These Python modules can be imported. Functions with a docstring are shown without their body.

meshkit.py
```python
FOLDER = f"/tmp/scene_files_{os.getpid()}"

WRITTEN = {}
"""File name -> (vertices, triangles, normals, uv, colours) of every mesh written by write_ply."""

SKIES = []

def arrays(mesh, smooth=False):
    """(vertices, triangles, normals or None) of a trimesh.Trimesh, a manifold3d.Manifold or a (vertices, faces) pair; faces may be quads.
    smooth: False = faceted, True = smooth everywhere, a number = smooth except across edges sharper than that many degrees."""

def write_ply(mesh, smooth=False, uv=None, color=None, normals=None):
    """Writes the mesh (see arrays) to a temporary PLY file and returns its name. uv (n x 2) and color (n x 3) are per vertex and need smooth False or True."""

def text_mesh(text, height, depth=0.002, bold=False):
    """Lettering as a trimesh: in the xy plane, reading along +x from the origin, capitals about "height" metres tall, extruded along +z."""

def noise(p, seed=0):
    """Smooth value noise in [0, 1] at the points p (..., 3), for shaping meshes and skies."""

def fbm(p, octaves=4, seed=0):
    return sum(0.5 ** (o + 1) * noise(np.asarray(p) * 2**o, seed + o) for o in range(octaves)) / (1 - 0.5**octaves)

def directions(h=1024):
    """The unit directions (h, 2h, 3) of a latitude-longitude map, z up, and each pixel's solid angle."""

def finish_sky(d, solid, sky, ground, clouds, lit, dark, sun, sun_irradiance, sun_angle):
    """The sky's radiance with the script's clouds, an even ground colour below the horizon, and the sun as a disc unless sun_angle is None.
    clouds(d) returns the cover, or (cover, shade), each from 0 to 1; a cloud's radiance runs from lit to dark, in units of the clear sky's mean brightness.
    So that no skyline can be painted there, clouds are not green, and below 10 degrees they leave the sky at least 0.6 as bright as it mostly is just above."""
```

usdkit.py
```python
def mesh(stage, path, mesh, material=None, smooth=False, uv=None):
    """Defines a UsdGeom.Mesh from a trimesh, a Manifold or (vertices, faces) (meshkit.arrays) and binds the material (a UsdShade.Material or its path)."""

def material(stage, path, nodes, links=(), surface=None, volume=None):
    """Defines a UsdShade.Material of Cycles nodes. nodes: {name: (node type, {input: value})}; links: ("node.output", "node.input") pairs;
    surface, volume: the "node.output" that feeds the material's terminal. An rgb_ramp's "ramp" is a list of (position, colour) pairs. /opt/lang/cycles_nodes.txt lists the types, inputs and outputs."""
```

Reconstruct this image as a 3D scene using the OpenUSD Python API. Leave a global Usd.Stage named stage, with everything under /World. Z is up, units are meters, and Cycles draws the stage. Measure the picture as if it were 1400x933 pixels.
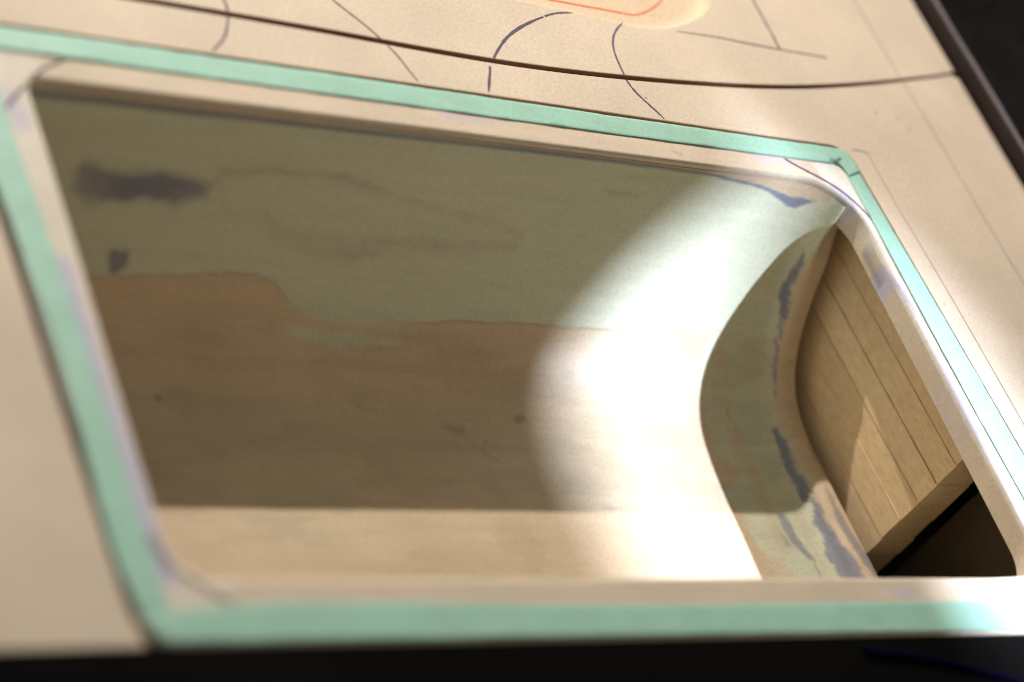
import math
import numpy as np, trimesh, shapely
from shapely.geometry import Polygon, box as sbox, LineString
from pxr import Usd, UsdGeom, UsdLux, UsdShade, Sdf, Gf, Vt
import usdkit, meshkit

stage = Usd.Stage.CreateInMemory()
UsdGeom.SetStageUpAxis(stage, UsdGeom.Tokens.z)
UsdGeom.SetStageMetersPerUnit(stage, 1.0)
UsdGeom.Xform.Define(stage, '/World')
rng = np.random.default_rng(7)

# ------------------------------------------------------------------ camera
cam = UsdGeom.Camera.Define(stage, '/World/camera')
RIGHT = np.array([0.78087726, -0.3553015, 0.51380108])
UP = -np.array([0.05762884, -0.77801646, -0.62559516])
BACK = -np.array([0.62202059, 0.5181228, -0.58705975])
CPOS = np.array([-1.1446, -0.8334, 0.7453])
M = Gf.Matrix4d(*[float(v) for v in (*RIGHT, 0, *UP, 0, *BACK, 0, *CPOS, 1)])
UsdGeom.Xformable(cam).AddTransformOp().Set(M)
cam.CreateHorizontalApertureAttr(36.0); cam.CreateVerticalApertureAttr(36.0 * 682 / 1024)
cam.CreateFocalLengthAttr(88.05)
cam.CreateClippingRangeAttr(Gf.Vec2f(0.05, 60))
cam.CreateFStopAttr(3.0); cam.CreateFocusDistanceAttr(1.47)
cam.CreateExposureAttr(0.0)

# ------------------------------------------------------------------ light
AMB = 0.235
dome = UsdLux.DomeLight.Define(stage, '/World/room_light')
usdkit.material(stage, '/World/Looks/room_air', {'b': ('background_shader', {'color': (0.98, 0.95, 0.77), 'strength': AMB})}, surface='b.background')
UsdShade.MaterialBindingAPI.Apply(dome.GetPrim()).Bind(UsdShade.Material.Get(stage, '/World/Looks/room_air'))


def sphere_light(name, pos, radius, radiance, color):
    l = UsdLux.SphereLight.Define(stage, '/World/' + name)
    l.CreateRadiusAttr(radius); l.CreateIntensityAttr(radiance); l.CreateColorAttr(Gf.Vec3f(*color))
    UsdGeom.Xformable(l).AddTranslateOp().Set(Gf.Vec3d(*map(float, pos)))
    return l


# shop lamp, beyond the panel on the left: casts the straight shadow of the far rim into the recess
L2 = np.array([-0.02, -0.04, -0.02]) + 1.25 * np.array([-0.353, 1.118, 1.0]) / 1.55
sphere_light('shop_lamp_light', L2, 0.009, 26500.0, (1.0, 0.93, 0.855))
# cool work lamp, above on the right, in an added boxed hood (built below): the white pool in the recess
FLOOR = np.array([-0.13, -0.16, -0.1375])
U1 = np.array([0.528, -0.50, 1.0]); U1 /= np.linalg.norm(U1)
L1 = FLOOR + 1.2 * U1
sphere_light('work_lamp_light', L1, 0.013, 41000.0, (0.70, 0.80, 1.0))

# ------------------------------------------------------------------ helpers
used = {}


def path_of(name, parent=None):
    base = str(parent.GetPath()) if parent else '/World'
    k = used.get((base, name), 0); used[(base, name)] = k + 1
    return f'{base}/{name}' + (f'_{k:03d}' if k else '')


def tag(o, label=None, cat=None, group=None, kind=None):
    p = o.GetPrim() if hasattr(o, 'GetPrim') else o
    for k, v in (('label', label), ('category', cat), ('group', group), ('kind', kind)):
        if v: p.SetCustomDataByKey(k, v)
    return p


def thing(name, label, cat, group=None):
    x = UsdGeom.Xform.Define(stage, path_of(name))
    return tag(x, label, cat, group)


def obj(name, mesh, mat, parent=None, smooth=False, label=None, mask=None):
    m = usdkit.mesh(stage, path_of(name, parent), mesh, mat, smooth)
    if mask is not None:
        UsdGeom.PrimvarsAPI(m).CreatePrimvar('mask', Sdf.ValueTypeNames.Color3fArray, 'vertex').Set(Vt.Vec3fArray.FromNumpy(np.asarray(mask, np.float32)))
    if label: tag(m, label)
    return m.GetPrim()


def grid_faces(n, m, wrap=False, flip=False):
    i, j = np.meshgrid(np.arange(n if wrap else n - 1), np.arange(m - 1), indexing='ij')
    a = i * m + j; b = ((i + 1) % n) * m + j
    q = np.stack([a, b, b + 1, a + 1], -1).reshape(-1, 4)
    return q[:, ::-1] if flip else q


def sstep(a, b, x):
    t = np.clip((np.asarray(x, float) - a) / (b - a), 0, 1)
    return t * t * (3 - 2 * t)


def smooth_line(pts, n=40):
    p = np.asarray(pts, float)
    if len(p) == 2: return p[0] + np.linspace(0, 1, n)[:, None] * (p[1] - p[0])
    from scipy.interpolate import PchipInterpolator, CubicSpline
    t = np.r_[0, np.cumsum(np.linalg.norm(np.diff(p, axis=0), axis=1))]
    return CubicSpline(t, p)(np.linspace(0, t[-1], n))


def inset(pts, d):
    """Moves a counter-clockwise loop inwards by d along its vertex normals."""
    p = np.asarray(pts, float); a = np.roll(p, 1, 0); b = np.roll(p, -1, 0)
    def nn(u): u = u / np.maximum(np.linalg.norm(u, axis=1)[:, None], 1e-12); return np.stack([-u[:, 1], u[:, 0]], 1)
    n1, n2 = nn(p - a), nn(b - p)
    n = n1 + n2; n /= np.maximum((n * n1).sum(1), 0.35)[:, None]
    return p + n * d


SIDE = [None]


def slab(poly, z0, z1, bev=0.0008, split=False):
    """A board with its upper edges eased; poly may have holes."""
    poly = shapely.geometry.polygon.orient(poly, 1.0)
    loops = [np.array(poly.exterior.coords)[:-1]] + [np.array(r.coords)[:-1] for r in poly.interiors]
    V, F, n0 = [], [], 0
    tops = []
    for lp in loops:
        k = len(lp); r = [inset(lp, 0), inset(lp, bev * 0.3), inset(lp, bev)]; tops.append(r[2])
        zz = [z0, z1 - bev, z1 - bev * 0.3, z1]; xy = [r[0], r[0], r[1], r[2]]
        v = np.stack([np.c_[q, np.full(k, z)] for q, z in zip(xy, zz)], 1).reshape(-1, 3)
        F.append(grid_faces(k, 4, wrap=True) + n0); V.append(v); n0 += len(v)
    quads = np.vstack(F); tri = np.vstack([quads[:, [0, 1, 2]], quads[:, [0, 2, 3]]])
    tp = Polygon(tops[0], tops[1:])
    if not tp.is_valid: tp = tp.buffer(0)
    V2, T2 = [np.vstack(V)], [tri]
    if split:
        zv = np.vstack(V)[:, 2]
        low = (zv[quads].min(1) <= z0 + 1e-6)
        ql, qh = quads[low], quads[~low]
        SIDE[0] = trimesh.Trimesh(np.vstack(V), np.vstack([ql[:, [0, 1, 2]], ql[:, [0, 2, 3]]]), process=False)
        T2 = [np.vstack([qh[:, [0, 1, 2]], qh[:, [0, 2, 3]]])]
    for z, p, fl in ((z1, tp, False), (z0, poly, True)):
        for g in getattr(p, 'geoms', [p]):
            tv, tf = trimesh.creation.triangulate_polygon(g, engine='earcut')
            c = tv[tf]; area = (c[:, 1, 0] - c[:, 0, 0]) * (c[:, 2, 1] - c[:, 0, 1]) - (c[:, 1, 1] - c[:, 0, 1]) * (c[:, 2, 0] - c[:, 0, 0])
            tf = np.where((area < 0)[:, None], tf[:, ::-1], tf)
            if fl: tf = tf[:, ::-1]
            T2.append(tf + n0); V2.append(np.c_[tv, np.full(len(tv), z)]); n0 += len(tv)
    return trimesh.Trimesh(np.vstack(V2), np.vstack(T2), process=False)


def rbox(lo, hi, r=0.001):
    lo, hi = np.array(lo, float), np.array(hi, float)
    import manifold3d as m3
    c = [m3.Manifold.sphere(r, 12).translate([x, y, z]) for x in (lo[0] + r, hi[0] - r) for y in (lo[1] + r, hi[1] - r) for z in (lo[2] + r, hi[2] - r)]
    return m3.Manifold.batch_hull(c)


def ribbon(line, width, zf, wob=0.25, lift=0.00025, seed=0, taper=(1, 1)):
    """A drawn line: a thin flat strip lying on the surface z = zf(x, y)."""
    p = smooth_line(line, 60); n = len(p)
    t = np.gradient(p, axis=0); t /= np.linalg.norm(t, axis=1)[:, None]; nn = np.stack([-t[:, 1], t[:, 0]], 1)
    u = np.linspace(0, 1, n)
    w = width * (1 + wob * (2 * meshkit.noise(np.c_[u * 17, np.zeros(n), np.zeros(n)], seed) - 1))
    w *= np.minimum(1, taper[0] + (1 - taper[0]) * u * 4) * np.minimum(1, taper[1] + (1 - taper[1]) * (1 - u) * 4)
    rows = [p - nn * w[:, None] / 2, p + nn * w[:, None] / 2]
    V = []
    for dz in (lift, lift - 0.0004):
        for r in rows: V.append(np.c_[r, zf(r[:, 0], r[:, 1]) + dz])
    a, b, c, d = V                                     # upper left, upper right, lower left, lower right
    v = np.stack([c, a, b, d], 1).reshape(-1, 3)
    f = grid_faces(n, 4)
    return trimesh.Trimesh(v, np.vstack([f[:, [0, 1, 2]], f[:, [0, 2, 3]]]), process=False)


# ------------------------------------------------------------------ materials
MDF = (0.605, 0.50, 0.39)


def tinted(name, base, amount=0.10, rough=0.72, scale=430.0, blot=9.0, bump=0.008, spec=0.25, streak=None, extra=None):
    """A board or coat: soft blotches, fine fibre speckle and a very fine relief."""
    dark = tuple(c * (1 - amount) for c in base); light = tuple(min(1, c * (1 + amount)) for c in base)
    nodes = {'g': ('geometry', {}),
             'mp': ('mapping', {'scale': streak or (1, 1, 1)}),
             'n1': ('noise_texture', {'scale': blot, 'detail': 4.0, 'roughness': 0.6}),
             'n2': ('noise_texture', {'scale': scale, 'detail': 3.0, 'roughness': 0.7}),
             'r1': ('rgb_ramp', {'ramp': [(0.3, dark), (0.7, light)]}),
             'r2': ('rgb_ramp', {'ramp': [(0.25, (0.83, 0.82, 0.81)), (0.5, (1, 1, 1)), (0.75, (1.12, 1.12, 1.12))]}),
             'mx': ('mix_color', {'blend_type': 'multiply', 'fac': 1.0, 'use_clamp': False}),
             'bp': ('bump', {'strength': bump, 'distance': 0.002}),
             'p': ('principled_bsdf', {'roughness': rough, 'specular_ior_level': spec})}
    links = [('g.position', 'mp.vector'), ('mp.vector', 'n1.vector'), ('mp.vector', 'n2.vector'), ('n1.fac', 'r1.fac'), ('n2.fac', 'r2.fac'),
             ('r1.color', 'mx.a'), ('r2.color', 'mx.b'), ('mx.result', 'p.base_color'), ('n2.fac', 'bp.height'), ('bp.normal', 'p.normal')]
    return usdkit.material(stage, '/World/Looks/' + name, nodes, links, surface='p.BSDF')


def masked(name, base, coats, amount=0.08, rough=0.7, bump=0.03, warp=0.0, spec=0.25):
    """Bare board with coats whose extent is stored on the mesh (mask: red, green, blue)."""
    dark = tuple(c * (1 - amount) for c in base); light = tuple(min(1, c * (1 + amount)) for c in base)
    nodes = {'g': ('geometry', {}), 'at': ('attribute', {'attribute': 'mask'}), 'sp': ('separate_color', {}),
             'n1': ('noise_texture', {'scale': 14.0, 'detail': 5.0, 'roughness': 0.6}),
             'n2': ('noise_texture', {'scale': 420.0, 'detail': 3.0, 'roughness': 0.7}),
             'mpx': ('mapping', {'scale': (6, 60, 60)}),
             'n3': ('noise_texture', {'scale': 3.0, 'detail': 4.0, 'roughness': 0.55}),
             'r1': ('rgb_ramp', {'ramp': [(0.3, dark), (0.7, light)]}),
             'r2': ('rgb_ramp', {'ramp': [(0.2, (0.84, 0.83, 0.82)), (0.5, (1, 1, 1)), (0.8, (1.1, 1.1, 1.1))]}),
             'r3': ('rgb_ramp', {'ramp': [(0.3, (0.86, 0.87, 0.84)), (0.7, (1.1, 1.08, 1.06))]}),
             'mx': ('mix_color', {'blend_type': 'multiply', 'fac': 1.0, 'use_clamp': False}),
             'mg': ('mix_color', {'blend_type': 'multiply', 'fac': 0.4, 'use_clamp': False}),
             'bp': ('bump', {'strength': bump, 'distance': 0.002}),
             'p': ('principled_bsdf', {'roughness': rough, 'specular_ior_level': spec})}
    links = [('g.position', 'n1.vector'), ('g.position', 'n2.vector'), ('g.position', 'mpx.vector'), ('mpx.vector', 'n3.vector'), ('at.color', 'sp.color'),
             ('n1.fac', 'r1.fac'), ('n2.fac', 'r2.fac'), ('n3.fac', 'r3.fac')]
    last = 'r1.color'
    for k, (ch, col) in enumerate(zip('rgb', coats)):
        nodes[f'c{k}'] = ('mix_color', {'blend_type': 'mix', 'b': col})
        links += [(last, f'c{k}.a'), (f'sp.{ch}', f'c{k}.fac')]
        last = f'c{k}.result'
    links += [(last, 'mx.a'), ('r2.color', 'mx.b'), ('mx.result', 'mg.a'), ('r3.color', 'mg.b'), ('mg.result', 'p.base_color'), ('n2.fac', 'bp.height'), ('bp.normal', 'p.normal')]
    return usdkit.material(stage, '/World/Looks/' + name, nodes, links, surface='p.BSDF')


mdf = tinted('fibreboard', MDF)
mdf_warm = tinted('fibreboard_pocket', (0.64, 0.495, 0.345), 0.06)
mdf_edge = tinted('fibreboard_edge', (0.46, 0.31, 0.18), 0.14, scale=380)
cut_edge = tinted('saw_cut_edge', (0.27, 0.16, 0.09), 0.2, scale=380)
layer_mats = [tinted('layer_board_' + n, c, 0.10, scale=330, blot=22, streak=(1, 0.35, 1)) for n, c in
              (('pale', (0.80, 0.60, 0.37)), ('tan', (0.74, 0.54, 0.315)), ('honey', (0.77, 0.57, 0.34)))]
glue = tinted('glue_line', (0.36, 0.23, 0.125), 0.3, scale=500)
glue_pale = tinted('pale_glue_line', (0.78, 0.62, 0.40), 0.15, scale=500)
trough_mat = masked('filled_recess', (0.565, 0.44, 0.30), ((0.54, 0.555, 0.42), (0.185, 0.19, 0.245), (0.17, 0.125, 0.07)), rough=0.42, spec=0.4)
frame_mat = masked('sanded_frame', MDF, ((0.70, 0.66, 0.60), (0.44, 0.42, 0.60), (0.16, 0.13, 0.17)))
tape_mat = tinted('mint_tape', (0.33, 0.555, 0.45), 0.06, rough=0.55, scale=700, blot=40, bump=0.12, spec=0.3)
ink = tinted('pencil', (0.135, 0.10, 0.135), 0.2, scale=900)
ink_soft = tinted('faint_pencil', (0.33, 0.25, 0.22), 0.2, scale=900)
ink_dark = tinted('marker', (0.11, 0.085, 0.12), 0.2, scale=900)
orange = tinted('orange_crayon', (0.85, 0.21, 0.10), 0.1, scale=900)
black_vinyl = tinted('black_vinyl', (0.0026, 0.0021, 0.0021), 0.3, rough=0.8, scale=420, bump=0.2, spec=0.03)
black_scuffed = tinted('scuffed_vinyl', (0.0055, 0.0042, 0.0048), 0.6, rough=0.7, scale=120, blot=35, bump=0.25, spec=0.08)
brown_black = tinted('trim_side', (0.022, 0.0145, 0.0125), 0.25, rough=0.55, scale=300, spec=0.2)
trim_edge_mat = tinted('trim_edge_highlight', (0.10, 0.078, 0.085), 0.3, rough=0.5, scale=200, spec=0.3)  # the edge's highlight is put into this lighter base colour
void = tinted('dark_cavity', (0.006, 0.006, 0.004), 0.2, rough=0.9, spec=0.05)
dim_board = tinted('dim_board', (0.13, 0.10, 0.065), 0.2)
blue_wire = tinted('blue_sleeve', (0.0015, 0.0015, 0.016), 0.1, rough=0.8, spec=0.03)
steel = tinted('added_hood_black', (0.02, 0.02, 0.02), 0.1)

# ------------------------------------------------------------------ outlines (metres; the frame's far right corner is the origin)


def rquad(c, radii, nside=60, narc=16, bow=None):
    """A four-cornered loop with rounded corners, counter-clockwise, the same number of points whatever its size."""
    c = np.asarray(c, float); out = []
    for k in range(4):
        p, a, b = c[k], c[k - 1], c[(k + 1) % 4]
        u, v = (a - p) / np.linalg.norm(a - p), (b - p) / np.linalg.norm(b - p)
        half = math.acos(np.clip(u @ v, -1, 1)) / 2; d = radii[k] / math.tan(half); ctr = p + (u + v) / np.linalg.norm(u + v) * radii[k] / math.sin(half)
        s, e = p + u * d - ctr, p + v * d - ctr
        a0, a1 = math.atan2(s[1], s[0]), math.atan2(e[1], e[0]); da = (a1 - a0 + math.pi) % (2 * math.pi) - math.pi
        arc = [ctr + radii[k] * np.array([math.cos(a0 + da * t), math.sin(a0 + da * t)]) for t in np.linspace(0, 1, narc)]
        out.append((arc, p, b))
    pts = []
    for k in range(4):
        arc = out[k][0]; nxt = out[(k + 1) % 4][0][0]
        pts += arc; pts += [arc[-1] + (nxt - arc[-1]) * t for t in np.linspace(0, 1, nside + 2)[1:-1]]
    return np.array(pts)


# counter-clockwise from the far right corner: TR, TL, BL, BR
HOLE = rquad([(-0.0192, -0.0248), (-0.5862, -0.0298), (-0.5972, -0.3190), (-0.0350, -0.3190)], (0.037, 0.008, 0.020, 0.030), nside=110)
OUT = rquad([(-0.0022, 0.0058), (-0.6225, 0.0030), (-0.6232, -0.3535), (-0.0010, -0.3580)], (0.013, 0.013, 0.014, 0.013), nside=110)
hole_poly, out_poly = Polygon(HOLE), Polygon(OUT)
# the edge is rounded over generously on the right, only eased on the far side
ROV = 0.0022 + 0.0040 * sstep(-0.050, -0.085, HOLE[:, 1]) * sstep(-0.062, -0.040, HOLE[:, 0]) + 0.0025 * sstep(-0.10, -0.25, HOLE[:, 1]) * sstep(-0.05, -0.09, HOLE[:, 0]) + 0.0018 * sstep(-0.572, -0.585, HOLE[:, 0])
ROUND = [(-0.018, 0.0), (-0.0135, 0.0)] + [(-ROV + ROV * math.sin(t), ROV * (1 - math.cos(t))) for t in np.linspace(0, math.pi / 2, 12)]
from scipy.spatial import cKDTree
HOLE_TREE = cKDTree(HOLE)


def frame_z(x, y):
    d = shapely.distance(hole_poly.exterior, shapely.points(x, y))
    d = np.where(shapely.contains_xy(hole_poly, x, y), 0, d)
    r = ROV[HOLE_TREE.query(np.c_[x, y])[1]]
    t = np.clip(d / r, 0, 1)
    return -r + r * np.sqrt(np.clip(1 - (1 - t) ** 2, 0, 1))


flat0 = lambda x, y: np.zeros_like(x)

# ------------------------------------------------------------------ setting: dark ground and the vinyl-covered edges
gm = trimesh.creation.box(bounds=[[-4, -4, -0.46], [4, 4, -0.45]])
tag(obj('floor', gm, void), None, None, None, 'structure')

EDGE_X = lambda y: 0.1624 + 0.0248 * (y - 0.006)
t = thing('black_side_trim', 'black scuffed vinyl covered trim with painted highlight on its edge along the right of the panels', 'trim')
ys = np.linspace(-0.75, 0.75, 160)
sec = [(0.0045, -0.449), (0.0045, 0.002), (0.0046, 0.0112)]
V = np.array([[(EDGE_X(y) + dx, y, z) for dx, z in sec] for y in ys]); obj('side_face', trimesh.Trimesh(V.reshape(-1, 3), np.vstack([(q := grid_faces(160, 3))[:, [0, 1, 2]], q[:, [0, 2, 3]]])[:, ::-1], process=False), brown_black, t, True)
sec = [(0.0046, 0.0112), (0.0049, 0.0124), (0.0055, 0.0131), (0.0063, 0.0134)]
V = np.array([[(EDGE_X(y) + dx, y, z) for dx, z in sec] for y in ys]) + np.array([0, 0, 1]) * (0.0006 * meshkit.noise(np.c_[ys * 60, ys * 0, ys * 0], 3))[:, None, None] * np.linspace(0, 1, 4)[None, :, None]
obj('edge', trimesh.Trimesh(V.reshape(-1, 3), np.vstack([(q := grid_faces(160, 4))[:, [0, 1, 2]], q[:, [0, 2, 3]]])[:, ::-1], process=False), trim_edge_mat, t, True)
sec = [(0.0063, 0.0134), (0.02, 0.0136), (0.06, 0.016), (0.15, 0.02), (0.7, 0.02), (0.7, -0.03)]
V = np.array([[(EDGE_X(y) + dx, y, z) for dx, z in sec] for y in ys])
obj('top', trimesh.Trimesh(V.reshape(-1, 3), np.vstack([(q := grid_faces(160, 6))[:, [0, 1, 2]], q[:, [0, 2, 3]]])[:, ::-1], process=False), black_scuffed, t, 60)

t = thing('black_front_trim', 'plain black covered ledge along the near edge of the boards', 'trim')
obj('top', slab(Polygon([(-1.3, -0.75), (0.16, -0.75), (0.16, -0.3590), (-0.0, -0.3584), (-0.61, -0.3541), (-0.64, -0.3544), (-1.3, -0.3544)]), -0.449, -0.0004, 0.0004), black_vinyl, t, 40)

# ------------------------------------------------------------------ panels
SEAM = smooth_line([(-1.10, 0.052), (-0.80, 0.0445), (-0.5028, 0.0397), (-0.4543, 0.0393), (-0.3847, 0.0384), (-0.331, 0.0370), (-0.2586, 0.0365), (-0.1659, 0.0410), (-0.1038, 0.0466), (-0.0362, 0.0551), (0.031, 0.0676), (0.0969, 0.0833), (0.1605, 0.0998)], 140)
tg = np.gradient(SEAM, axis=0); tg /= np.linalg.norm(tg, axis=1)[:, None]; SN = np.stack([-tg[:, 1], tg[:, 0]], 1)
half = np.interp(SEAM[:, 0], [-1, -0.3, 0.0, 0.12, 0.16], [0.0020, 0.0020, 0.0018, 0.0012, 0.0010])[:, None]
upper, lower = SEAM + SN * half, SEAM - SN * half


def corner_round(line, r, up):
    """Eases the board's corner where the seam meets the right edge."""
    p = line.copy(); e = p[-1]; s = 1 if up else -1
    return np.vstack([p[:-2], p[-1] + (-r, 0), p[-1] + (-0.3 * r, s * 0.25 * r), (EDGE_X(e[1] + s * r), e[1] + s * r)])


front_outer = Polygon(np.vstack([corner_round(lower, 0.0025, False)[::-1], lower[:1], [(-1.1, -0.3540)], [(-0.63, -0.3540)], [(0.0, -0.3585)], [(EDGE_X(-0.3585), -0.3585)]]))
gap = Polygon(inset(OUT, -0.0026)).buffer(0).union(sbox(-0.6270, -0.25, -0.615, -0.10).buffer(0))
gap = gap.union(Polygon([(-0.6258, -0.02), (-0.6275, -0.20), (-0.6278, -0.335), (-0.622, -0.37), (0.004, -0.37), (0.0, -0.33), (-0.3, -0.3)]))
front_poly = front_outer.difference(gap)
front_poly = max(getattr(front_poly, 'geoms', [front_poly]), key=lambda g: g.area)
front_poly = shapely.segmentize(front_poly, 0.03)
fp = thing('surround_panel', 'tan fibreboard panel around the taped frame with pencil lines and arcs', 'panel')
obj('board', slab(front_poly, -0.018, 0.0, 0.0005, True), mdf, fp, 40)
obj('cut_edge', SIDE[0], cut_edge, fp, 40)

POCKET = smooth_line([(-0.56, 0.148), (-0.50, 0.118), (-0.40, 0.104), (-0.30, 0.0975), (-0.2376, 0.0944), (-0.199, 0.0929), (-0.1594, 0.0906), (-0.1362, 0.0894), (-0.1025, 0.0958), (-0.0778, 0.107), (-0.0591, 0.1205), (-0.0492, 0.1365), (-0.047, 0.16), (-0.052, 0.19), (-0.07, 0.215)], 120)
POCKET = np.vstack([POCKET, [(-0.10, 0.235), (-0.3, 0.25), (-0.5, 0.24), (-0.56, 0.2)]])
rear_outer = Polygon(np.vstack([upper[:1], corner_round(upper, 0.0025, True), [(EDGE_X(0.6), 0.60)], [(-1.1, 0.60)]]))
rear_poly = shapely.segmentize(rear_outer.difference(Polygon(POCKET)), 0.03)
rp = thing('rear_panel', 'tan fibreboard panel beyond the curved seam with a shallow rounded pocket', 'panel')
obj('board', slab(rear_poly, -0.018, 0.0, 0.0005, True), mdf, rp, 40)
obj('cut_edge', SIDE[0], cut_edge, rp, 40)
pk = np.array(shapely.geometry.polygon.orient(Polygon(POCKET)).exterior.coords)[:-1]
prof = [(0.0, -0.0004), (0.0006, -0.0022), (0.0016, -0.0042), (0.0036, -0.0062), (0.0070, -0.0072), (0.0110, -0.0075)]
loops = [np.c_[inset(pk, d), np.full(len(pk), z)] for d, z in prof]
V = np.stack(loops, 1).reshape(-1, 3); q = grid_faces(len(pk), len(prof), wrap=True)
tri = np.vstack([q[:, [0, 1, 2]], q[:, [0, 2, 3]]])
tv, tf = trimesh.creation.triangulate_polygon(Polygon(inset(pk, 0.0110)).buffer(0), engine='earcut')
c = tv[tf]; ar = (c[:, 1, 0] - c[:, 0, 0]) * (c[:, 2, 1] - c[:, 0, 1]) - (c[:, 1, 1] - c[:, 0, 1]) * (c[:, 2, 0] - c[:, 0, 0])
tf = np.where((ar < 0)[:, None], tf[:, ::-1], tf)
obj('pocket', trimesh.Trimesh(np.vstack([V, np.c_[tv, np.full(len(tv), -0.0075)]]), np.vstack([tri, tf + len(V)]), process=False), mdf_warm, rp, 50)
obj('orange_line', ribbon([(-0.24, 0.1105), (-0.1868, 0.1095), (-0.1515, 0.1095), (-0.1236, 0.1095)], 0.0012, flat0, lift=-0.0072), orange, rp)
obj('orange_line', ribbon([(-0.1240, 0.1092), (-0.113, 0.1135), (-0.1015, 0.120), (-0.0901, 0.1289), (-0.082, 0.140)], 0.0012, flat0, lift=-0.0072), orange, rp)

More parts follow.
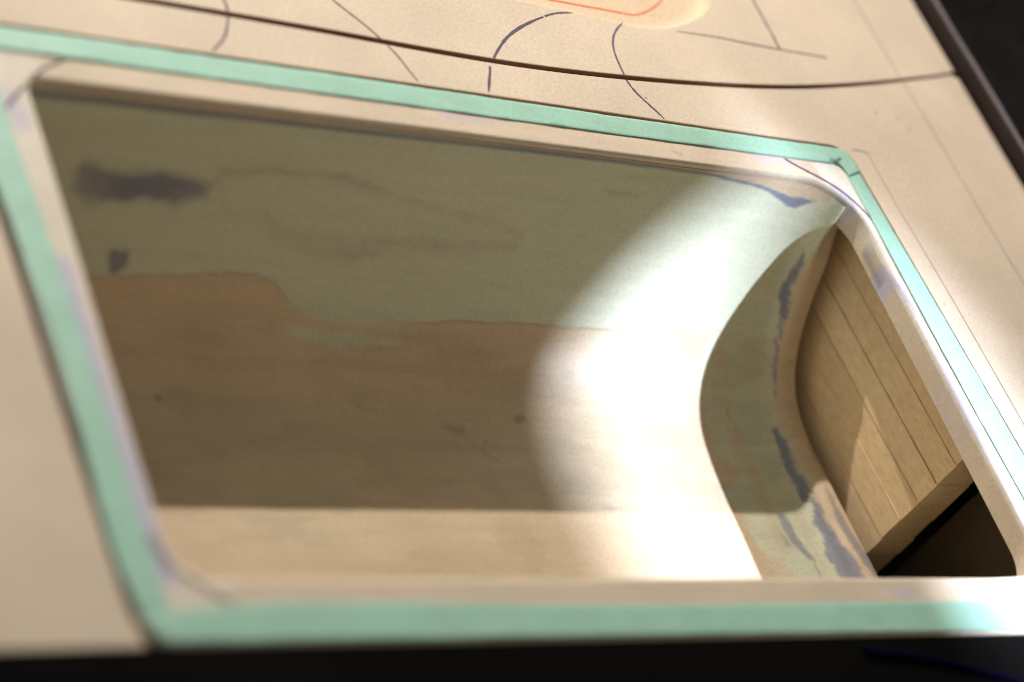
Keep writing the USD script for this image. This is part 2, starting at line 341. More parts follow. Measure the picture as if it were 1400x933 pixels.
LINES = [  # parent, name, material, width, points, taper
    (rp, 'pencil_arc', ink, 0.0014, [(-0.4465, 0.060), (-0.448, 0.0513), (-0.4482, 0.0436), (-0.4490, 0.0410)], (1, 1)),
    (fp, 'pencil_arc', ink, 0.0014, [(-0.4500, 0.0365), (-0.4535, 0.0285), (-0.4567, 0.0225), (-0.4628, 0.015), (-0.4690, 0.0088)], (1, .6)),
    (rp, 'pencil_arc', ink, 0.0010, [(-0.380, 0.075), (-0.3731, 0.0664), (-0.3635, 0.0558), (-0.355, 0.046), (-0.3498, 0.0385)], (1, 1)),
    (fp, 'pencil_arc', ink, 0.0010, [(-0.3475, 0.0345), (-0.3441, 0.0289), (-0.3404, 0.0183), (-0.3368, 0.0092)], (1, .6)),
    (rp, 'pencil_arc', ink, 0.0012, [(-0.1864, 0.0916), (-0.1978, 0.0894), (-0.2119, 0.0838)], (.2, 1)),
    (rp, 'marker_arc', ink_dark, 0.0017, [(-0.2135, 0.0830), (-0.2288, 0.0748), (-0.2412, 0.067), (-0.2549, 0.0561), (-0.2651, 0.0454), (-0.2707, 0.0390)], (.5, 1)),
    (fp, 'marker_arc', ink_dark, 0.0016, [(-0.2770, 0.0310), (-0.2790, 0.0265), (-0.2827, 0.0192), (-0.2874, 0.0096)], (1, .8)),
    (rp, 'marker_arc', ink, 0.0014, [(-0.1471, 0.0905), (-0.1564, 0.0824), (-0.1631, 0.0737), (-0.1672, 0.0643), (-0.1691, 0.0536), (-0.1697, 0.0430)], (.5, 1)),
    (fp, 'marker_arc', ink_dark, 0.0014, [(-0.1700, 0.0385), (-0.1690, 0.0325), (-0.1642, 0.023), (-0.1551, 0.0089)], (1, .6)),
    (rp, 'pencil_line', ink_dark, 0.0015, [(-0.0099, 0.16), (-0.0096, 0.1182), (-0.0107, 0.0926)], (1, 1)),
    (rp, 'pencil_line', ink_soft, 0.0010, [(-0.1013, 0.0922), (-0.066, 0.0936)], (.2, 1)),
    (rp, 'pencil_line', ink, 0.0010, [(-0.066, 0.0936), (-0.0107, 0.0926), (0.0327, 0.0931)], (.8, .8)),
    (rp, 'pencil_line', ink_soft, 0.0008, [(0.0985, 0.21), (0.0995, 0.1288), (0.0991, 0.0858)], (1, 1)),
    (fp, 'pencil_line', ink_soft, 0.0008, [(0.0991, 0.0818), (0.0996, 0.0436), (0.0991, -0.0024), (0.0985, -0.06), (0.0985, -0.15), (0.0985, -0.25)], (1, 1)),
    (fp, 'pencil_line', ink_soft, 0.0005, [(0.0040, 0.0068), (0.0129, 0.0068), (0.0182, 0.0057)], (.4, 1)),
    (fp, 'pencil_line', ink_soft, 0.0006, [(0.0182, 0.0057), (0.0165, -0.0503), (0.0170, -0.0701), (0.0174, -0.1431), (0.0164, -0.25)], (1, 1)),
    (fp, 'pencil_line', ink_soft, 0.0007, [(EDGE_X(0.090) - 0.0030, 0.090), (EDGE_X(0.0) - 0.0030, 0.0), (EDGE_X(-0.15) - 0.003, -0.15)], (.4, 1)),
]
for k, (par, nm, mt, w, pts, tp) in enumerate(LINES):
    obj(nm, ribbon(pts, w, flat0, seed=k, taper=tp), mt, par)
for x, y, r in ((0.0507, 0.0458, 0.0011), (0.0691, 0.0441, 0.0009), (0.0754, 0.0352, 0.0008), (-0.1613, 0.0252, 0.0006), (0.0072, -0.1199, 0.0006)):
    a = np.linspace(0, 2 * math.pi, 12, endpoint=False); rr = r * (1 + 0.35 * np.sin(a * 3 + x * 900))
    pl = Polygon(np.c_[x + rr * np.cos(a), y + rr * np.sin(a) * 0.8])
    obj('glue_speck', slab(pl, -0.0002, 0.00035, 0.0002), tinted('speck_%d' % abs(int(x * 10000)), (0.42, 0.30, 0.08), 0.2), fp)

# ------------------------------------------------------------------ the framed recess
rc = thing('framed_recess', 'rounded fibreboard frame edged with mint green tape around a deep curved filler-coated recess', 'recessed tray')
# frame: inner edge rounded over, flat top, outer edge
outer_n = len(HOLE)
# loft from the hole loop to the outer loop
cen = inset(HOLE, 0)
rings, zs = [], []
for z, o in ROUND:
    rings.append(inset(HOLE, -np.asarray(o) * np.ones((outer_n, 1)) if np.ndim(o) == 0 else -o[:, None])); zs.append(z * np.ones(outer_n))
base = rings[-1]
for s in np.linspace(0, 1, 16)[1:]:
    rings.append(base + (inset(OUT, 0.0006) - base) * s); zs.append(np.full(outer_n, 0.0))
rings += [OUT, OUT]; zs += [np.full(outer_n, -0.0007), np.full(outer_n, -0.018)]
V = np.stack([np.c_[r, z] for r, z in zip(rings, zs)], 1)
nr = len(rings)
V = V.reshape(-1, 3)
x, y, z = V.T
d_in = shapely.distance(hole_poly.exterior, shapely.points(x, y))
nz = meshkit.fbm(np.c_[x, y, z] * 55, 3, 5); nzf = meshkit.fbm(np.c_[x, y, z] * 190, 3, 6)
wob = (nz - 0.5) * 0.012
filler = np.maximum(sstep(-0.040, -0.034, x + wob * 1.6) * (y < -0.002) * sstep(0.006, -0.010, y + wob), sstep(-0.571, -0.580, x + wob * 0.6) * 0.55)
filler *= np.where((z < -0.0052) & (x > -0.06), 0.0, 1.0)
filler = np.maximum(filler, 0.6 * (z > -0.0050) * sstep(0.016, 0.008, np.hypot(x + 0.0315, y + 0.0360)))
filler *= 0.75 + 0.25 * sstep(0.35, 0.6, nz)
def stroke(px, py, w, soft=0.5):
    L = LineString(np.c_[px, py]); dd = shapely.distance(L, shapely.points(x, y)) + (nzf - 0.5) * w * 0.8
    return sstep(w * (1 + soft), w * (1 - soft), dd)
pur = np.maximum.reduce([
    0.55 * stroke([-0.0310, -0.0285, -0.0258], [-0.0290, -0.0335, -0.0372], 0.0035),
    0.75 * stroke([-0.0258, -0.0248, -0.0240, -0.0228, -0.0215], [-0.0372, -0.0600, -0.0816, -0.1019, -0.130], 0.0010),
    0.60 * stroke([-0.0225, -0.0255, -0.0265, -0.026], [-0.16, -0.190, -0.215, -0.24], 0.0022, 0.7),
    0.80 * stroke([-0.6025, -0.6035, -0.6030, -0.6035, -0.6050, -0.6030], [-0.150, -0.185, -0.230, -0.275, -0.309, -0.320], 0.0042, 0.8),
    0.55 * stroke([-0.600, -0.598], [-0.044, -0.062], 0.005, 0.8),
    0.35 * stroke([-0.09, -0.06], [-0.0125, -0.014], 0.0035, 0.8),
    0.45 * stroke([-0.17, -0.155], [-0.331, -0.330], 0.003, 0.8),
    0.35 * stroke([-0.33, -0.30], [-0.015, -0.0148], 0.003, 0.8)])
drk = np.maximum.reduce([0.85 * ((z < -0.0010) & (shapely.distance(out_poly.exterior, shapely.points(x, y)) < 0.0004)), 0.75 * stroke([-0.6050, -0.6015], [-0.300, -0.3160], 0.0026, 0.8),  # outer faces: shade of the gap painted over the darker cut edge
                         0.55 * stroke([-0.0205, -0.0230], [-0.0740, -0.0930], 0.0045, 0.4) * ((z < -0.008) & (z > -0.0179)),
                         0.30 * stroke([-0.16, -0.158], [-0.0185, -0.0188], 0.0016, 0.8)])
q = grid_faces(outer_n, nr, wrap=True)
fr = trimesh.Trimesh(V, np.vstack([q[:, [0, 2, 1]], q[:, [0, 3, 2]]]), process=False)
if (fr.face_normals[np.argsort(-fr.triangles_center[:, 2])[:50], 2] < 0).mean() > 0.5: fr = trimesh.Trimesh(V, fr.faces[:, ::-1], process=False)
obj('frame', fr, frame_mat, rc, True, mask=np.stack([filler, pur, drk], 1))
for k, (nm, mt, w, pts, tp) in enumerate([
        ('marker_arc', ink_dark, 0.0017, [(-0.0662, -0.0105), (-0.0530, -0.0182), (-0.0339, -0.0291), (-0.0222, -0.0418), (-0.0160, -0.0560)], (.7, .6)),
        ('pencil_arc', ink, 0.0017, [(-0.5589, -0.0125), (-0.5699, -0.0190), (-0.5820, -0.0280)], (.7, .7)),
        ('pencil_arc', ink, 0.0020, [(-0.5884, -0.0354), (-0.596, -0.0434), (-0.6044, -0.0542)], (.7, .7)),
        ('pencil_arc', ink_soft, 0.0030, [(-0.5975, -0.3168), (-0.5906, -0.3235), (-0.5734, -0.3355)], (.7, .7))]):
    obj(nm, ribbon(pts, w, frame_z, seed=50 + k, taper=tp, lift=0.0003), mt, rc)

# masking tape, laid strip by strip


def tape(pts_a, pts_b, lift, seed, n=220, m=9):
    """A strip of tape between two edges, a little wavy, with real thickness."""
    a, b = smooth_line(pts_a, n), smooth_line(pts_b, n)
    e = lambda s: 0.0004 * (meshkit.noise(np.c_[np.arange(n) * 0.15, np.full(n, s), np.zeros(n)], seed) - 0.5)[:, None]
    a = a + np.array([1, 1]) * e(1) * 0.6; b = b + np.array([1, 1]) * e(2) * 0.6
    u = np.linspace(0, 1, m)
    P = a[:, None] * (1 - u[None, :, None]) + b[:, None] * u[None, :, None]
    wav = meshkit.fbm(np.concatenate([P * np.array([45, 45]), np.zeros((n, m, 1))], -1), 3, seed)
    Z = lift + 0.0006 * wav + 0.00035 * meshkit.fbm(np.concatenate([P * np.array([160, 160]), np.zeros((n, m, 1))], -1), 2, seed + 40)
    top = np.concatenate([P, Z[..., None]], -1)
    rows = [np.c_[P[:, 0], np.full(n, lift - 0.0002)][:, None], top, np.c_[P[:, -1], np.full(n, lift - 0.0002)][:, None]]
    V = np.concatenate(rows, 1); q = grid_faces(n, m + 2)
    me = trimesh.Trimesh(V.reshape(-1, 3), np.vstack([q[:, [0, 1, 2]], q[:, [0, 2, 3]]]), process=False)
    if me.face_normals[:, 2].mean() < 0: me = trimesh.Trimesh(me.vertices, me.faces[:, ::-1], process=False)
    return me


obj('masking_tape', tape([(-0.612, 0.0022), (-0.45, 0.0032), (-0.2, 0.0040), (-0.0060, 0.0052)], [(-0.612, -0.0135), (-0.45, -0.0125), (-0.2, -0.0108), (-0.0235, -0.0088)], 0.0004, 11), tape_mat, rc, True, 'long strip of mint tape along the far side')
obj('masking_tape', tape([(-0.0155, -0.0175), (-0.0172, -0.07), (-0.0212, -0.17), (-0.0228, -0.25), (-0.0238, -0.352)], [(-0.0030, -0.0120), (-0.0026, -0.07), (-0.0018, -0.17), (-0.0016, -0.25), (-0.0016, -0.352)], 0.0005, 12), tape_mat, rc, True, 'strip of mint tape along the right side')
obj('masking_tape', tape([(-0.6219, -0.004), (-0.6226, -0.12), (-0.6226, -0.25), (-0.6226, -0.335), (-0.6196, -0.3465)], [(-0.6045, -0.004), (-0.6055, -0.12), (-0.6066, -0.25), (-0.6085, -0.335), (-0.6080, -0.3490)], 0.0005, 13), tape_mat, rc, True, 'strip of mint tape along the left side')
obj('masking_tape', tape([(-0.6186, -0.3478), (-0.6150, -0.3518), (-0.6080, -0.3527), (-0.45, -0.3534), (-0.2, -0.3548), (-0.0100, -0.3570)], [(-0.6216, -0.3420), (-0.6110, -0.3385), (-0.5990, -0.3368), (-0.45, -0.3354), (-0.2, -0.3370), (-0.0100, -0.3390)], 0.0009, 14), tape_mat, rc, True, 'strip of mint tape along the near side')
obj('masking_tape', tape([(-0.0245, -0.0072), (-0.0195, -0.0090), (-0.0155, -0.0172), (-0.0152, -0.0192)], [(-0.0100, 0.0046), (-0.0066, 0.0036), (-0.0031, -0.0050), (-0.0030, -0.0135)], 0.0011, 15, 24), tape_mat, rc, True, 'short folded piece of mint tape at the far right corner')
# the lifted fold beside it
fold = np.array([[-0.0262, -0.0070, .0011], [-0.0195, -0.0088, .0011], [-0.0125, -0.0040, .0017], [-0.0195, -0.0052, .0034], [-0.0250, -0.0050, .0024], [-0.0205, -0.0075, .0030]])
obj('tape_fold', trimesh.convex.convex_hull(fold), tape_mat, rc)
obj('tape_fold', trimesh.convex.convex_hull(np.array([[-0.0158, -0.0190, .0012], [-0.0030, -0.0145, .0012], [-0.0030, -0.0118, .0022], [-0.0155, -0.0165, .0021], [-0.0152, -0.0188, .0018], [-0.0034, -0.0140, .0018]])), tape_mat, rc)

# trough: one section swept along the recess, rising to a rounded rib at the right end
PR = np.array([(-.0254, -.0040), (-.0280, -.0118), (-.0298, -.018), (-.0312, -.0251), (-.0336, -.0357), (-.0394, -.0525), (-.0457, -.0672), (-.0543, -.0828), (-.0638, -.0988), (-.0772, -.1141), (-.0877, -.1233), (-.0981, -.1286), (-.1145, -.1335), (-.1296, -.136), (-.154, -.1372), (-.1835, -.1377), (-.2283, -.138), (-.27, -.138), (-.3, -.138)])
from scipy.interpolate import splprep, splev, PchipInterpolator
tck, _ = splprep(PR.T, s=2e-6, k=3)
den = np.array(splev(np.linspace(0, 1, 900), tck)).T
near = [np.array([-0.300 - 0.026 * math.sin(a), -0.112 - 0.026 * math.cos(a)]) for a in np.linspace(0.05, math.pi / 2, 20)] + [np.array([-0.326, z]) for z in np.linspace(-0.108, -0.0181, 20)]
den = np.vstack([den, near])
sl = np.r_[0, np.cumsum(np.linalg.norm(np.diff(den, axis=0), axis=1))]
S_VIS = sl[899]
S = np.r_[np.arange(0, S_VIS, 0.0014), np.linspace(S_VIS, sl[-1], 40)]
PY, PZ = np.interp(S, sl, den[:, 0]), np.interp(S, sl, den[:, 1])
NY, NZ = np.gradient(PZ, S), -np.gradient(PY, S)
ln = np.hypot(NY, NZ); NY, NZ = NY / ln, NZ / ln
X = np.r_[np.arange(-0.600, -0.0151, 0.0014), -0.0144, -0.0136, -0.0131, -0.0128]
xx, ss = np.meshgrid(X, S, indexing='ij')
h = PchipInterpolator([-0.7, -0.058, -0.0463, -0.037, -0.0318, -0.0294, -0.0269, -0.0227, -0.0176, 0], [0, 0, 0.0006, 0.0023, 0.0057, 0.0087, 0.0112, 0.0130, 0.0134, 0.0134])(xx) * (0.45 + 0.55 * sstep(0.012, 0.055, ss))
h -= np.interp(xx, [-0.0151, -0.0144, -0.0136, -0.0131, -0.0128], [0, 0.0003, 0.0012, 0.0024, 0.0045])
shift = -0.0045 * np.clip((-0.08 - xx) / 0.5, 0, 1.1) * np.clip(1 + (PZ[None] + 0.018) / 0.12, 0, 1)
lump = (meshkit.fbm(np.stack([xx * 9, ss * 14, xx * 0], -1), 3, 21) - 0.5) * 0.0016 * sstep(0, 0.03, ss)
YY = PY[None] + NY[None] * (h + lump) + shift
ZZ = PZ[None] + NZ[None] * (h + lump)
# the coat is packed forward into the frame's rounded far right corner
arc_y = -0.0618 + np.sqrt(np.clip(0.037 ** 2 - np.clip(X + 0.0569, 0, 0.036) ** 2, 0, None))
off = np.maximum(np.where(X > -0.0569, arc_y + 0.0248, 0.0), -0.012) * sstep(-0.0215, -0.0300, X) - 0.0012 * sstep(-0.066, -0.050, X) * sstep(-0.0215, -0.0300, X)
YY = YY + off[:, None] * sstep(-0.060, -0.006, ZZ)
ZZ = np.minimum(ZZ, -0.0038)
DS = float(np.interp(0.018, -PZ[:300], S[:300]))
ss0 = ss; ss = ss - DS            # measured from the frame's underside
# --- coats, in (distance along the recess, distance down the section)
n1 = meshkit.fbm(np.stack([xx * 26, ss * 60, xx * 0], -1), 4, 31) - 0.5
n2 = meshkit.fbm(np.stack([xx * 120, ss * 160, xx * 0], -1), 3, 32) - 0.5
n3 = meshkit.fbm(np.stack([xx * 7, ss * 110, xx * 0], -1), 3, 33) - 0.5
n4 = meshkit.fbm(np.stack([xx * 110, ss * 9, xx * 0], -1), 3, 34) - 0.5
PT = shapely.points(xx.ravel() + (n2 * 0.004).ravel(), ss.ravel() + (n2 * 0.004).ravel())


def patch(poly, soft=0.0012, smooth=True):
    p = np.array(poly)
    P = Polygon(p).buffer(0)
    if smooth: P = P.buffer(0.0012).buffer(-0.0012)
    d = shapely.distance(P, PT); di = shapely.distance(P.boundary, PT)
    sd = np.where(d > 0, d, -di).reshape(xx.shape)
    return sstep(soft, -soft, sd)


edge = np.interp(X, [-0.62, -0.543, -0.5183, -0.4627, -0.4367, -0.4206, -0.4072, -0.3973, -0.3919, -0.3804, -0.3561, -0.3111, -0.2803, -0.2376, -0.1819, -0.1232, -0.095],
                 [0.090, 0.0894, 0.0875, 0.0837, 0.0795, 0.0795, 0.0822, 0.0879, 0.0944, 0.099, 0.1005, 0.0992, 0.0962, 0.0952, 0.0944, 0.0948, 0.094])[:, None]
mid = sstep(-0.395, -0.385, xx) * sstep(-0.30, -0.32, xx)
green = sstep(0.0016, -0.0016, ss + n1 * 0.004 - edge) * (1 - 0.4 * mid * sstep(-0.012, 0, ss - edge))
green = np.maximum(green, 0.30 * mid * sstep(0.122, 0.095, ss) * sstep(-0.05, 0.12, n3 + 0.06))
green = np.maximum(green, 0.55 * patch([(-0.3913, 0.1058), (-0.374, 0.1088), (-0.3141, 0.1122), (-0.3148, 0.1144), (-0.3637, 0.1167), (-0.3881, 0.113)], 0.0025))
green = np.maximum(green, 0.45 * patch([(-0.393, 0.0959), (-0.3518, 0.0959), (-0.3109, 0.0994), (-0.3303, 0.1043), (-0.37, 0.1039)], 0.003))
green = np.maximum(green, 0.92 * sstep(-0.086, -0.076, xx + n1 * 0.030 + 0.006 * (ss > 0.2)))
green = np.maximum(green, 0.9 * sstep(0.004, -0.004, np.hypot((xx + 0.16) / 1.6, (ss - 0.104)) - 0.010 + n1 * 0.01) * 0.35)
for pts in ([(-0.0697, 0.1001), (-0.0606, 0.1043), (-0.0644, 0.1137), (-0.072, 0.1118)], [(-0.0734, 0.1233), (-0.0602, 0.1342), (-0.0607, 0.1412), (-0.069, 0.1368)],
            [(-0.0706, 0.1489), (-0.0588, 0.1459), (-0.0575, 0.1665), (-0.0545, 0.188), (-0.0614, 0.2097), (-0.0708, 0.2101), (-0.0687, 0.183)],
            [(-0.0657, 0.2100), (-0.0594, 0.2100), (-0.0628, 0.2398), (-0.0719, 0.2481), (-0.0707, 0.2316)], [(-0.090, 0.245), (-0.074, 0.250), (-0.068, 0.262), (-0.085, 0.275)]):
    green *= 1 - 0.62 * patch(pts, 0.0035)
green *= 1 - 0.30 * sstep(0.02, 0.16, n4) * sstep(-0.08, -0.07, xx) * (ss > 0.09)
# bare board on the rib's crown, filler feathered up to it
green *= sstep(-0.0285, -0.0305, xx + n2 * 0.002) + 0.9 * sstep(0.032, 0.016, ss + (xx + 0.03) * 0.4) * (xx < -0.0215)
# bare strip above the purple line at the far right
top = np.interp(X, [-0.62, -0.35, -0.2, -0.136, -0.09, -0.0598, -0.0419, -0.0373], [0.0030, 0.0014, 0.0006, 0.0012, 0.0050, 0.0105, 0.0080, 0.0055])[:, None]
green *= np.where(xx < -0.037, sstep(-0.0006, 0.0006, ss0 - top), 1)
wid = np.interp(X, [-0.62, -0.5, -0.3, -0.136, -0.08, -0.062, -0.0524, -0.0477, -0.044, -0.0395], [0.0045, 0.0038, 0.0026, 0.0018, 0.0026, 0.0060, 0.0085, 0.0050, 0.0020, -0.001])[:, None]
green = np.maximum(green, 0.14 * patch([(-0.50, 0.150), (-0.42, 0.156), (-0.375, 0.152), (-0.366, 0.203), (-0.372, 0.236), (-0.366, 0.250), (-0.42, 0.245), (-0.46, 0.222), (-0.49, 0.19)], 0.003) * (0.7 + n1))  # faint patch of light, painted in as a thin green tint
pt = 0.95 * sstep(0.0007, -0.0007, np.abs(ss0 - top - wid / 2 + n1 * 0.001) - wid / 2) * (xx < -0.0390)
P = lambda pts, w, s=0.0010: w * patch(pts, s)
pt = np.maximum.reduce([pt,
    P([(-0.5397, 0.0258), (-0.5319, 0.0266), (-0.5161, 0.0303), (-0.4917, 0.0266), (-0.4749, 0.0285), (-0.4607, 0.0311), (-0.4623, 0.0389), (-0.4786, 0.0453), (-0.495, 0.0423), (-0.5048, 0.0449), (-0.529, 0.0487), (-0.5412, 0.043)], 1.0, 0.0042) * (0.88 + 1.0 * n1.clip(-0.3, 0.2)),
    P([(-0.5085, 0.0787), (-0.5068, 0.0738), (-0.4976, 0.073), (-0.4968, 0.081), (-0.5007, 0.086), (-0.5068, 0.0856)], 0.85, 0.0016),
    P([(-0.1421, 0.1448), (-0.1326, 0.1467), (-0.1315, 0.1742), (-0.1389, 0.1983), (-0.144, 0.1968), (-0.1417, 0.1746), (-0.1447, 0.1593)], 0.16, 0.004),
    P([(-0.0576, 0.2162), (-0.0516, 0.2166), (-0.0509, 0.2346), (-0.0468, 0.2492), (-0.0513, 0.2503), (-0.0566, 0.2398), (-0.0596, 0.229)], 0.7, 0.0016),
    P([(-0.0635, 0.229), (-0.0593, 0.2368), (-0.0584, 0.2398), (-0.065, 0.2402)], 0.45, 0.002),
    P([(-0.0490, 0.250), (-0.0475, 0.250), (-0.0470, 0.268), (-0.0478, 0.268)], 0.6, 0.0006),
    P([(-0.033, 0.0277), (-0.0310, 0.0329), (-0.0300, 0.0509), (-0.0290, 0.0688), (-0.0279, 0.0787), (-0.0303, 0.0783), (-0.0345, 0.0646), (-0.0340, 0.0468)], 0.95, 0.0007),
    P([(-0.0285, 0.0787), (-0.0285, 0.1001), (-0.0287, 0.1331), (-0.0296, 0.1331), (-0.0299, 0.1111), (-0.0300, 0.0783)], 0.8, 0.0004),
    P([(-0.0317, 0.1522), (-0.0301, 0.1567), (-0.0296, 0.1753), (-0.0296, 0.2033), (-0.0313, 0.2113), (-0.0343, 0.2101), (-0.0346, 0.188), (-0.0344, 0.1654)], 0.95, 0.0007),
    P([(-0.0283, 0.2030), (-0.0288, 0.2173), (-0.0280, 0.2451), (-0.0250, 0.2648), (-0.0235, 0.2900), (-0.034, 0.2734), (-0.0362, 0.2529), (-0.0352, 0.2398), (-0.0340, 0.2267)], 0.9, 0.0008),
    P([(-0.0188, 0.2000), (-0.0202, 0.2184), (-0.0172, 0.238), (-0.0132, 0.2626), (-0.0130, 0.29), (-0.0175, 0.2771), (-0.0225, 0.2544), (-0.0236, 0.235), (-0.0233, 0.2184)], 0.7, 0.0012),
    P([(-0.0165, 0.1650), (-0.0180, 0.1750), (-0.0170, 0.1980), (-0.0150, 0.1980), (-0.0145, 0.1750)], 0.5, 0.0012)])
RING = [(-0.46, 0.0232), (-0.4255, 0.0184), (-0.3837, 0.0176), (-0.357, 0.0232), (-0.3133, 0.0318), (-0.2701, 0.0356), (-0.25, 0.0423), (-0.2537, 0.0487), (-0.2842, 0.0524), (-0.3043, 0.054), (-0.3253, 0.0528), (-0.3436, 0.0574), (-0.3612, 0.0635), (-0.3862, 0.0612), (-0.4094, 0.0559), (-0.4197, 0.0487), (-0.4245, 0.043), (-0.4499, 0.0453)]
RB = Polygon(RING); dr = shapely.distance(RB.boundary, PT).reshape(xx.shape)
ring_w = np.where(shapely.contains_xy(RB, xx, ss), 0.0022, 0.0015) * (1 + 1.5 * sstep(0.045, 0.06, ss))
st = 0.27 * sstep(ring_w * 2.6, ring_w * 0.2, dr) * (0.6 + 1.6 * n1.clip(-0.3, 0.3))
st = np.maximum.reduce([st,
    P([(-0.2927, 0.162), (-0.2781, 0.1601), (-0.2776, 0.1646), (-0.284, 0.1669)], 0.42, 0.0030),
    P([(-0.2401, 0.1548), (-0.2306, 0.1522), (-0.2281, 0.1552), (-0.2369, 0.1582)], 0.45, 0.0022),
    P([(-0.2797, 0.165), (-0.2688, 0.1753), (-0.2572, 0.1857), (-0.2587, 0.1869), (-0.2718, 0.1761), (-0.2814, 0.1669)], 0.22, 0.0012),
    P([(-0.4785, 0.1496), (-0.4747, 0.1485), (-0.4747, 0.1526), (-0.4784, 0.1537)], 0.7, 0.0014),
    P([(-0.268, 0.170), (-0.264, 0.1690), (-0.263, 0.1715), (-0.267, 0.1725)], 0.4, 0.001),
    P([(-0.2071, 0.0081), (-0.1841, 0.0060), (-0.1771, 0.0064), (-0.1894, 0.0100)], 0.35, 0.003),
    P([(-0.0640, 0.138), (-0.0628, 0.138), (-0.0640, 0.147), (-0.0650, 0.147)], 0.6, 0.0005),
    P([(-0.0345, 0.142), (-0.0335, 0.142), (-0.0335, 0.1435), (-0.0345, 0.1435)], 0.8, 0.0006),
    0.55 * sstep(0.0010, 0.0003, np.abs(ss - edge + n1 * 0.004 - 0.0010)) * sstep(-0.385, -0.40, xx) * 0.6,
    0.5 * sstep(0.0012, 0.0003, np.abs(ss - edge + n1 * 0.004 - 0.0010)) * sstep(-0.32, -0.29, xx) * sstep(-0.08, -0.10, xx) * 0.6,
    0.13 * sstep(0.02, 0.2, n1) * (ss > edge), 0.10 * sstep(0.02, 0.2, n3) * (ss > edge)])
green, pt, st = (np.clip(m, 0, 1) for m in (green, pt, st))
nx, ns = xx.shape
# the wall has thickness: an outer skin 12 mm behind it, joined at the rim and ends
V = np.stack([xx, YY, ZZ], -1).reshape(-1, 3)
q = grid_faces(nx, ns)
tr = np.vstack([q[:, [0, 1, 2]], q[:, [0, 2, 3]]])
tm = trimesh.Trimesh(V, tr, process=False)
if tm.face_normals[tm.triangles_center[:, 2] < -0.136][:, 2].mean() < 0: tr = tr[:, ::-1]
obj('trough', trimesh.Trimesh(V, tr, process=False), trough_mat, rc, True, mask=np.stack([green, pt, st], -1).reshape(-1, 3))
k = np.linspace(0, ns - 1, 70).astype(int)
inn = np.stack([PY[k] , PZ[k]], 1)
def back(x0, x1):
    a = np.stack([PY[k] + NY[k] * 0.0, PZ[k]], 1); b = np.stack([PY[k] - NY[k] * 0.019, np.minimum(PZ[k] - NZ[k] * 0.019, -0.0181)], 1)
    a[:, 1] = np.minimum(a[:, 1] + 0.0, -0.0181)
    loop = np.vstack([a - np.c_[NY[k], NZ[k]] * 0.003, b[::-1]])
    g = Polygon(loop).buffer(0); g = max(getattr(g, 'geoms', [g]), key=lambda s_: s_.area)
    m = trimesh.creation.extrude_polygon(g, x1 - x0, engine='earcut')
    m.apply_transform(np.array([[0, 0, 1, x0], [1, 0, 0, 0], [0, 1, 0, 0], [0, 0, 0, 1.0]])); return m
obj('outer_shell', back(-0.600, -0.0255), mdf_edge, rc)
rib_a = np.stack([PY[k] + NY[k] * np.interp(S[k], [0, 0.02, 0.055, 9], [-0.004, -0.002, 0.0045, 0.0045]), np.minimum(PZ[k] + NZ[k] * np.interp(S[k], [0, 0.02, 0.055, 9], [-0.004, -0.002, 0.0045, 0.0045]), -0.0181)], 1)
rib_b = np.stack([PY[k] - NY[k] * 0.03, np.minimum(PZ[k] - NZ[k] * 0.03, -0.0181)], 1)
g = Polygon(np.vstack([rib_a, rib_b[::-1]])).buffer(0); g = max(getattr(g, 'geoms', [g]), key=lambda s_: s_.area)
m = trimesh.creation.extrude_polygon(g, 0.0121, engine='earcut'); m.apply_transform(np.array([[0, 0, 1, -0.0250], [1, 0, 0, 0], [0, 1, 0, 0], [0, 0, 0, 1.0]]))
obj('end_rib', m, mdf_edge, rc, 40)
obj('end_wall', trimesh.creation.box(bounds=[[-0.618, -0.345, -0.16], [-0.6003, -0.012, -0.0183]]), mdf_edge, rc)

# ------------------------------------------------------------------ laminated block below the right side of the frame
lb = thing('laminated_block', 'block of stacked fibreboard layers with brown glue lines under the right side of the frame', 'wood block')
zb = [-0.0186, -0.0265, -0.0449, -0.0639, -0.0823, -0.1005, -0.1194, -0.1355, -0.154, -0.172]
ox = [0.0001, 0.0, 0.0001, 0.0, 0.00015, 0.0, 0.0001, 0.0, 0.0, 0.0]
for k in range(len(zb) - 1):
    hi, lo = zb[k] - 0.00001, zb[k + 1] + 0.00001
    y0 = -0.2095 + rng.uniform(-0.0004, 0.0004)
    obj('layer', rbox((ox[k], y0, lo), (0.029 + ox[k], 0.09, hi), 0.00012), layer_mats[k % 3], lb, 40)
    if k:
        zz = zb[k]; ws = [0.0002, 0.00035, 0.0002, 0.0003, 0.0002, 0.00035, 0.00015, 0.0002, 0.0002][k]
        n = 120; yy = np.linspace(-0.2085, 0.03, n)
        w = ws * (0.1 + 1.3 * meshkit.noise(np.c_[yy * 90, yy * 0 + k, yy * 0], 4))
        xf = max(ox[k - 1], ox[k])
        xm = min(ox[k - 1], ox[k]) - 0.00025
        cols = np.stack([np.c_[np.full(n, 0.004), yy, zz + w], np.c_[np.full(n, xm), yy, zz + w], np.c_[np.full(n, xm), yy, zz - w], np.c_[np.full(n, 0.004), yy, zz - w]], 1).reshape(-1, 3)
        q = grid_faces(n, 4); gl = trimesh.Trimesh(cols, np.vstack([q[:, [0, 2, 1]], q[:, [0, 3, 2]]]), process=False)
        obj('glue_line', gl, glue_pale if k == 5 else glue, lb)

br = thing('support_board', 'dim board standing in the dark cavity behind the laminated block', 'board')
obj('board', rbox((0.060, -0.330, -0.24), (0.078, -0.20, -0.075), 0.001), dim_board, br, 40)

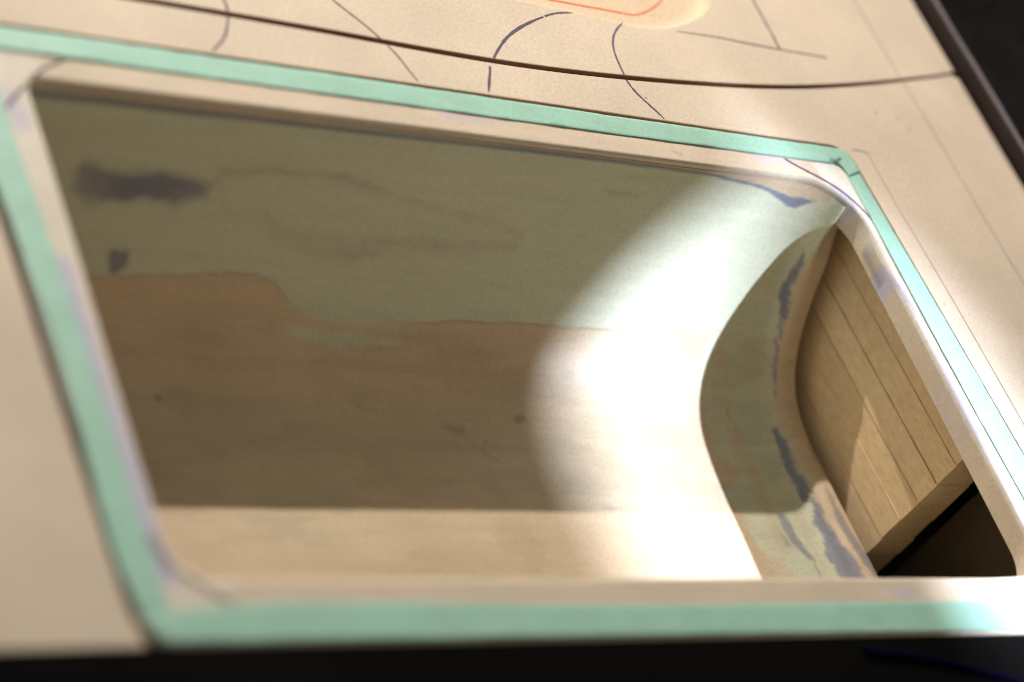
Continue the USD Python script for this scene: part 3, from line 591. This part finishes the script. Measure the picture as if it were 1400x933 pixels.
# ------------------------------------------------------------------ blue wire on the near ledge, added lamp hood
p = smooth_line([(-0.215, -0.3665, 0.001), (-0.17, -0.372, 0.0005), (-0.12, -0.385, 0.0005), (-0.07, -0.40, 0.0005)], 40)
a = np.linspace(0, 2 * math.pi, 10, endpoint=False)
tgp = np.gradient(p, axis=0); tgp /= np.linalg.norm(tgp, axis=1)[:, None]; sd = np.cross(tgp, [0, 0, 1]); sd /= np.linalg.norm(sd, axis=1)[:, None]; up = np.cross(sd, tgp)
V = p[:, None] + 0.0022 * (np.cos(a)[None, :, None] * sd[:, None] + np.sin(a)[None, :, None] * up[:, None])
V = np.concatenate([V, V[:, :1]], 1); q = grid_faces(40, 11)
w = obj('blue_wire', trimesh.Trimesh(V.reshape(-1, 3), np.vstack([q[:, [0, 1, 2]], q[:, [0, 2, 3]]]), process=False), blue_wire, None, True)
tag(w, 'thin dark blue wire lying on the black ledge at the near right', 'wire')

# hood added out of view: a box whose cut opening shapes the light pool
ZA = L1[2] - 0.25


def through(pt, z):
    pt = np.asarray(pt, float); t_ = (z - L1[2]) / (pt[2] - L1[2]); return (L1 + (pt - L1) * t_)[:2]


def z0(pt): return through(pt, 0.0)


fl0, fl1 = z0((-0.172, -0.05, -0.1375)), z0((-0.182, -0.25, -0.1375))
sl_ = lambda x_: -0.012 - 1.1 * (x_ + 0.1)
xl = np.interp(0.06, [fl1[1], fl0[1]], [fl1[0], fl0[0]]) if False else fl0[0] + (fl0[0] - fl1[0]) / (fl0[1] - fl1[1]) * (0.03 - fl0[1])
xb = fl1[0] + (fl1[0] - fl0[0]) / (fl1[1] - fl0[1]) * (-0.55 - fl1[1])
pool = [(xl, 0.10), (xb, -0.55), (0.14, -0.55), (0.14, 0.10)]
xl = fl0[0] + (fl0[0] - fl1[0]) / (fl0[1] - fl1[1]) * (0.10 - fl0[1]); pool[0] = (xl, 0.10)
hole = Polygon([through((*p_, 0.0), ZA) for p_ in pool]).buffer(0.004)
plate = sbox(L1[0] - 0.22, L1[1] - 0.22, L1[0] + 0.12, L1[1] + 0.22).union(hole.envelope.buffer(0.03)).envelope
wl = thing('added_lamp_hood', 'added black box out of view that trims the work lamp beam', 'lamp')
obj('shutter_plate', trimesh.creation.extrude_polygon(plate.difference(hole), 0.002, engine='earcut').apply_translation([0, 0, ZA]), steel, wl)
x0_, y0_, x1_, y1_ = plate.bounds
for lo, hi in (((x0_ - .002, y0_, ZA), (x0_, y1_, ZA + .36)), ((x1_, y0_, ZA), (x1_ + .002, y1_, ZA + .36)), ((x0_ - .002, y0_ - .002, ZA), (x1_ + .002, y0_, ZA + .36)), ((x0_ - .002, y1_, ZA), (x1_ + .002, y1_ + .002, ZA + .36)), ((x0_ - .002, y0_ - .002, ZA + .36), (x1_ + .002, y1_ + .002, ZA + .362))):
    obj('hood_side', trimesh.creation.box(bounds=[lo, hi]), steel, wl)
ZF = L1[2] - 0.125
beam = Polygon([through((xq, yq, 0.0), ZF) for xq, yq in ((-0.60, sl_(-0.60)), (-0.60, -0.378), (-0.004, -0.378), (-0.004, sl_(-0.004)))])
flap = plate.difference(beam)
flap = flap.intersection(plate.buffer(-0.003))
obj('flap', trimesh.creation.extrude_polygon(flap, 0.0015, engine='earcut').apply_translation([0, 0, ZF]), steel, wl)
